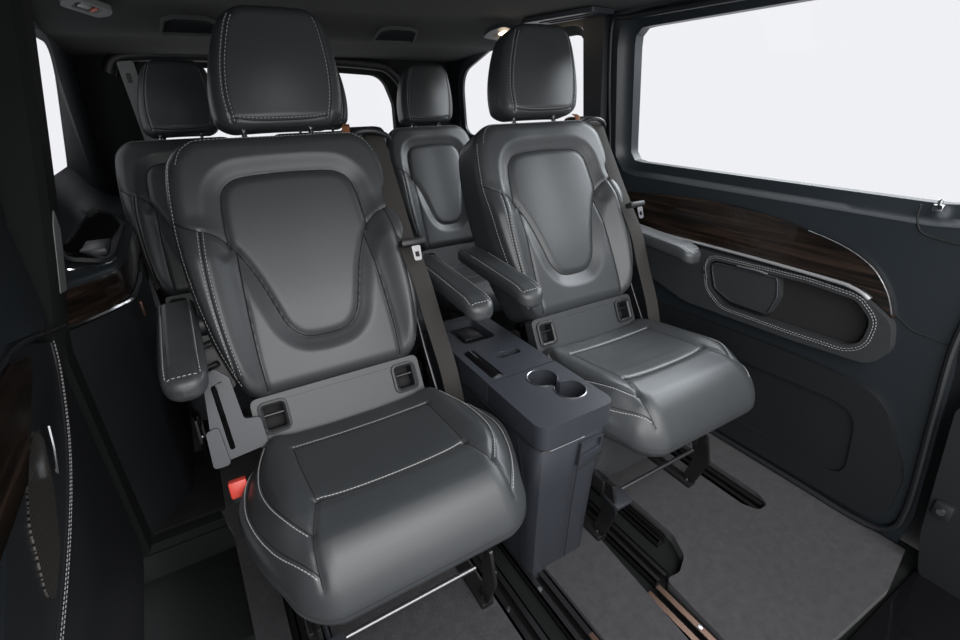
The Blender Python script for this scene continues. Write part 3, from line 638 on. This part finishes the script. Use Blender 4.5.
    # --- armrests
    AH = hwfun([0, .05, .12, .33], [.033, .037, .038, .036], 0, .33, .01, .028)
    for sx in (-1, 1):
        cx = .312 if sx > 0 else -.280
        def am(X, q, Dp, cx=cx): return np.stack([X + cx, .098 + q + 0 * X, .679 + .08 * q - .4 * np.clip(.05 - q, 0, 1) ** 1.3 * 1.5 + Dp * (1 - .25 * (q < .0))], -1)
        A = Pad(AH, 0, .33, lambda X, q: -.0022 * np.exp(-((np.abs(X) - .024) / .003) ** 2), (.042), .014, .018, am, 60, 40)
        mb = A.mesh(MB()); ar = mb.build('armrest', LEATHER, t)
        mb = MB()
        for sg in (-1, 1): dashes(mb, A.at([(sg * .027, q) for q in np.linspace(.022, .27, 30)], .0006), r=.0009)
        dashes(mb, A.at([(x, .018) for x in np.linspace(-.024, .024, 12)], .0006), r=.0009)
        mb.build('stitching', STITCH, ar)
        mb = MB(); mb.lathe([(0, 0), (.024, 0), (.024, .03), (0, .03)], (sx * .225 - (0.03 if sx < 0 else 0), .345, .668), 0, 20, Matrix.Rotation(math.pi / 2, 3, 'Y')); mb.build('pivot', PLASTIC_B, ar)
    return t
def copy_tree(o, parent=None, skip=()):
    c = o.copy(); COL.objects.link(c); c.parent = parent
    for ch in o.children:
        if ch.name.split('.')[0] not in skip: copy_tree(ch, c, skip)
    return c
seatL = seat_mesh('black leather seat with silver stitching, largest and nearest, left of the console', (.20, YR, 0), 'front row captain seats')
seatR = copy_tree(seatL, None, ('recliner_cover',)); seatR.location = (.935, YR, 0); seatR['label'] = 'black leather seat beside the right sliding door, right of the console'
for x, l in ((.015, 'rear row leather seat at far left behind the nearest seat'), (.485, 'middle rear row seat mostly hidden behind the large headrest'), (.962, 'rear row leather seat seen between the two front seats')):
    c = copy_tree(seatL, None, ('armrest', 'belt_sleeve', 'lever', 'slide_bar', 'belt_webbing', 'belt_guide', 'side_strut')); c.location = (x, 1.63, 0); c.scale = (.86, .9, .955); c['label'] = l; c['group'] = 'rear row seats'

# ================================================================== CONSOLE
con = thing('centre_console', 'dark grey console with two cup holders standing between the front seats', 'console', (.605, .90, 0))
cY = .90; cX = .60
mb = MB()
def cs(hw0, hw1, y0, y1, z, r=.022): return [(a, b, z) for a, b in resample(rpoly([(-hw0, y0), (hw1, y0), (hw1 * .97, y1), (-hw0 * .97, y1)], r, 5), 72)]
mb.loft([cs(.084, .090, -.245, .30, -.028, .02), cs(.086, .092, -.250, .30, .10, .02), cs(.091, .096, -.262, .30, .28, .02), cs(.096, .100, -.275, .30, .415, .02), cs(.093, .097, -.272, .298, .42, .02)])
body = mb.build('body', PLASTIC, con, smooth=50)
holes = []
for (x, y) in ((.045 - .015, -.118), (.056 - .015 + .012, -.188)):
    holes.append([(x + .034 * math.cos(a), y + .034 * math.sin(a)) for a in np.linspace(0, 2 * math.pi, 40, endpoint=False)])
cupc = [(.026, -.118), (.050, -.192)]; rc = .0355
def circ(c, r, n=48, a0=0): return [(c[0] + r * math.cos(a), c[1] + r * math.sin(a)) for a in np.linspace(0, 2 * math.pi, n, endpoint=False)]
# joined figure-of-eight opening
d = math.dist(*cupc); ax = math.atan2(cupc[1][1] - cupc[0][1], cupc[1][0] - cupc[0][0]); ha = .32
e8 = [(cupc[0][0] + rc * math.cos(ax + a), cupc[0][1] + rc * math.sin(ax + a)) for a in np.linspace(ha, 2 * math.pi - ha, 30)] + \
     [(cupc[1][0] + rc * math.cos(ax + math.pi + a), cupc[1][1] + rc * math.sin(ax + math.pi + a)) for a in np.linspace(ha, 2 * math.pi - ha, 30)]
trayh = rpoly([(-.05, .13), (.055, .13), (.05, .27), (-.045, .27)], .02, 5)
sloth = rpoly([(-.012, .015), (.062, .015), (.062, .045), (-.012, .045)], .012, 5)
hand = rpoly([(-.080, -.035), (-.052, -.035), (-.052, .085), (-.080, .085)], .008, 4)
zt0, zt1 = .42, .478
def ztop(a, b, c): return (a, b, zt0 + (zt1 - zt0) * c)
top_out = rpoly([(-.100, -.282), (.108, -.282), (.104, -.070), (-.099, -.070)], [.03, .03, .002, .002], 6)
mb = MB(); mb.prism(top_out, [e8, ] , 0, 1, ztop); lidf = mb.build('front_lid', PLASTIC, con, bevel=.014, seg=4)
hand2 = rpoly([(-.078, -.056), (-.044, -.056), (-.044, .095), (-.078, .095)], .006, 4)
mb = MB(); mb.prism(rpoly([(-.098, -.066), (.103, -.066), (.098, .298), (-.095, .298)], [.002, .002, .02, .02], 5), [trayh, sloth, hand2], 0, 1, ztop); lidb = mb.build('rear_top', PLASTIC, con, bevel=.006, seg=3)
mb = MB(); mb.prism([tuple(p) for p in inset(resample(e8, 90), .0)], [], 0, .002, lambda a, b, c: (a, b, .424 + c)); mb.build('cup_base', PLASTIC_B, con)
for c in cupc:
    mb = MB(); mb.tube([(c[0] + (rc + .0015) * math.cos(a), c[1] + (rc + .0015) * math.sin(a), .4785) for a in np.linspace(ax + (0 if c is cupc[1] else math.pi) - 2.6, ax + (0 if c is cupc[1] else math.pi) + 2.6, 40)], .0016, 0, seg=6); mb.build('cup_ring', SATIN, con)
    mb = MB(); mb.lathe([(0, 0), (.022, 0), (.023, .002), (0, .002)], (c[0], c[1], .426), 0, 24); mb.build('cup_pad', GLOSSB, con)
mb = MB(); mb.prism([tuple(p) for p in inset(resample(trayh, 60), -.001)], [], 0, .03, lambda a, b, c: (a, b, .425 + c)); mb.build('tray_base', TRIM_D, con)
mb = MB(); mb.box(-.02, .04, .18, .235, .455, .464, 0, b=.004); mb.build('tray_pad', PLASTIC_B, con)
mb = MB(); mb.prism([tuple(p) for p in inset(resample(sloth, 60), -.001)], [], 0, .03, lambda a, b, c: (a, b, .430 + c)); sb = mb.build('switch_recess', PLASTIC_B, con)
mb = MB(); mb.box(.016, .030, .022, .038, .459, .472, 0, b=.003); lab(mb.build('switch', CHROME, sb), 'small bright switch')
mb = MB(); mb.tube([(-.061, y, .4665) for y in np.linspace(-.052, .088, 8)], .0160, 0, seg=20); lab(mb.build('roller_handle', GLOSSB, con), 'glossy black roller handle')
mb = MB(); mb.tube([(-.061, -.056, .4665), (-.061, -.052, .4665)], .0165, 0, seg=20); mb.build('handle_cap', SATIN, con)
mb = MB(); 
for z, y, hw in ((.418, -.2685, .0925),):
    mb.tube([(p[0] * 1.0, p[1], .4195) for p in resample(rpoly([(-.0975, -.279), (.1015, -.279), (.0985, .30), (-.0955, .30)], .02, 5), 90)], .0022, 0, seg=6)
mb.build('lid_gap', SEAM, con)
mb = MB(); mb.tube([(p[0], p[1], .4175 - .003) for p in [(-.099, .1), (-.099, -.245), (-.09, -.272), (-.07, -.280), (.02, -.281)]], .0012, 0, seg=6); mb.build('edge_highlight_strip', SATIN, con)
# front handle recess
def cf(a, b, c): yy = np.interp(b, [-.03, .10, .28, .415], [-.245, -.250, -.262, -.275]); return (a, yy - .004 + .010 * (1 - c) - .004 * c, b)
mb = MB(); mb.prism(rpoly([(.012, .400), (.080, .400), (.080, .345), (.012, .325)], .006, 4), [rpoly([(.018, .392), (.074, .392), (.074, .365), (.018, .352)], .005, 3)], 0, 1, cf); fh = mb.build('front_pull', PLASTIC, con, bevel=.002)
mb = MB(); mb.prism(rpoly([(.016, .396), (.076, .396), (.076, .36), (.016, .348)], .004, 3), [], 0, .3, cf); mb.build('pull_recess', PLASTIC_B, fh)
mb = MB(); mb.tube([cf(a, b, 1.3) for a, b in ((.014, .322), (.05, .330), (.082, .343))], .0014, 0, seg=6); mb.tube([cf(a, b, 1.2) for a, b in ((.010, .40), (.010, .2), (.012, .02))], .0012, 0, seg=6); mb.build('panel_gap', SEAM, fh)
mb = MB(); mb.tube([(-.0955, -.19, .40), (-.0905, -.22, .25), (-.0865, -.20, .10), (-.085, -.21, .0)], .0012, 0, seg=6); mb.build('side_gap', SEAM, con)

# ================================================================== CEILING THINGS
def lamp(loc, lit, label, rz):
    t = thing('dome_lamp', label, 'lamp', loc, 'ceiling lamps'); t.rotation_euler = (-.28, 0, 0) ; t.rotation_euler.rotate_axis('Z', rz - 1.3 + .25); t.scale = (1.15, 1.75, 1.2) if lit else (.72, 1.05, 1)
    mb = MB(); H = rpoly([(-.065, -.03), (.065, -.03), (.085, .0), (.065, .03), (-.065, .03), (-.085, 0)], .02, 5)
    mb.prism(H, [rpoly([(-.045, -.018), (.045, -.018), (.045, .018), (-.045, .018)], .01, 4)], 0, 1, lambda a, b, c: (a, b, -.014 * c)); mb.build('housing', PLASTIC if lit else GREYT, t, bevel=.004, seg=3)
    mb = MB(); mb.box(-.046, .046, -.019, .019, -.004, -.001, 0); mb.build('back_plate', PLASTIC_B, t)
    mb = MB(); mb.box(-.026, .012, -.010, .010, -.013, -.006, 0, b=.004) ; mb.build('lens', LAMP if lit else LAMPG, t)
    mb = MB(); mb.tube([(.026, -.012, -.010), (.026, .012, -.010)], .005, 0, seg=10); mb.build('button', PLASTIC_B if lit else REDL, t)
    if lit:
        l = bpy.data.lights.new('dome_lamp_light', 'POINT'); l.energy = .15; l.color = (1, .78, .5); l.shadow_soft_size = .02
        o = bpy.data.objects.new('dome_lamp_light', l); COL.objects.link(o); o.location = (loc[0], loc[1], loc[2] - .03)
lamp((1.195, 1.80, 1.322), True, 'lit oval dome lamp on the ceiling beyond the right headrest', 1.3)
lamp((-.118, 1.84, 1.338), False, 'unlit grey dome lamp on the ceiling at the upper left corner', 1.75)
def vent(loc, rz, label, w=.088, hp=.05):
    t = thing('ceiling_recess', label, 'ceiling vent', loc, 'ceiling grips and vents'); t.rotation_euler = (-.40, 0, rz)
    H = resample(rpoly([(-w, hp), (w, hp), (w * .85, -hp * .6), (w * .5, -hp), (-w * .5, -hp), (-w * .85, -hp * .6)], .012, 5), 70)
    mb = MB(); mb.prism([tuple(p) for p in H], [[tuple(p) for p in inset(H, .007)]], 0, 1, lambda a, b, c: (a, b, -.011 * c)); mb.build('frame', FRAMEM, t, bevel=.002)
    mb = MB(); mb.prism([tuple(p) for p in inset(H, .006)], [], 0, 1, lambda a, b, c: (a, b, -.004 * c)); mb.build('cover', TRIM_D, t)
vent((.125, 1.975, 1.314), 0, 'half-moon recess on the ceiling left of the nearest headrest')
vent((.815, 1.975, 1.314), 0, 'half-moon recess on the ceiling between the two front headrests')
gh = thing('ceiling_grip', 'rectangular dark grip panel on the ceiling above the right window pillar', 'grab handle', (1.255, 1.52, 1.345))
gh.rotation_euler = (0, 0, .12)
mb = MB(); mb.prism(rpoly([(-.055, -.17), (.055, -.17), (.055, .17), (-.055, .17)], .012), [rpoly([(-.03, -.13), (.035, -.13), (.035, .10), (-.03, .10)], .01)], 0, 1, lambda a, b, c: (a, b, -.014 * c)); mb.build('frame', PLASTIC, gh, bevel=.004)
mb = MB(); mb.box(-.034, .038, -.134, .104, -.004, -.001, 0); mb.tube([(-.012, -.14, -.010), (-.012, .11, -.010)], .007, 0, seg=10); mb.build('handle_bar', PLASTIC_B, gh)
mb = MB(); mb.lathe([(0, -.012), (.009, -.011), (.010, 0)], (.02, -.05, 0), 0, 14); mb.build('hook', TRIM, gh)
# fixed shoulder belt on right pillar behind the right seat
b = thing('pillar_belt', 'black shoulder belt hanging on the pillar beside the right seat', 'seat belt', (1.355, 1.40, 0))
mb = MB(); mb.strap([(-.01, -.02, .86), (-.05, -.05, .76), (-.09, -.11, .62), (-.11, -.17, .46), (-.11, -.2, .30)], .04, .002, (0, 1, .1)); mb.build('webbing', WEB, b)
mb = MB(); mb.box(-.035, .015, -.045, .005, .70, .86, 0, b=.012); mb.build('height_adjuster', PLASTIC_B, b)
mb = MB(); mb.box(-.045, -.03, -.04, -.01, .72, .79, 0, b=.004); mb.lathe([(0, 0), (.008, 0), (.006, .01), (0, .011)], (-.04, -.03, .69), 0, 12, Matrix.Rotation(-math.pi / 2, 3, 'Y')); mb.build('latch', CHROME, b)
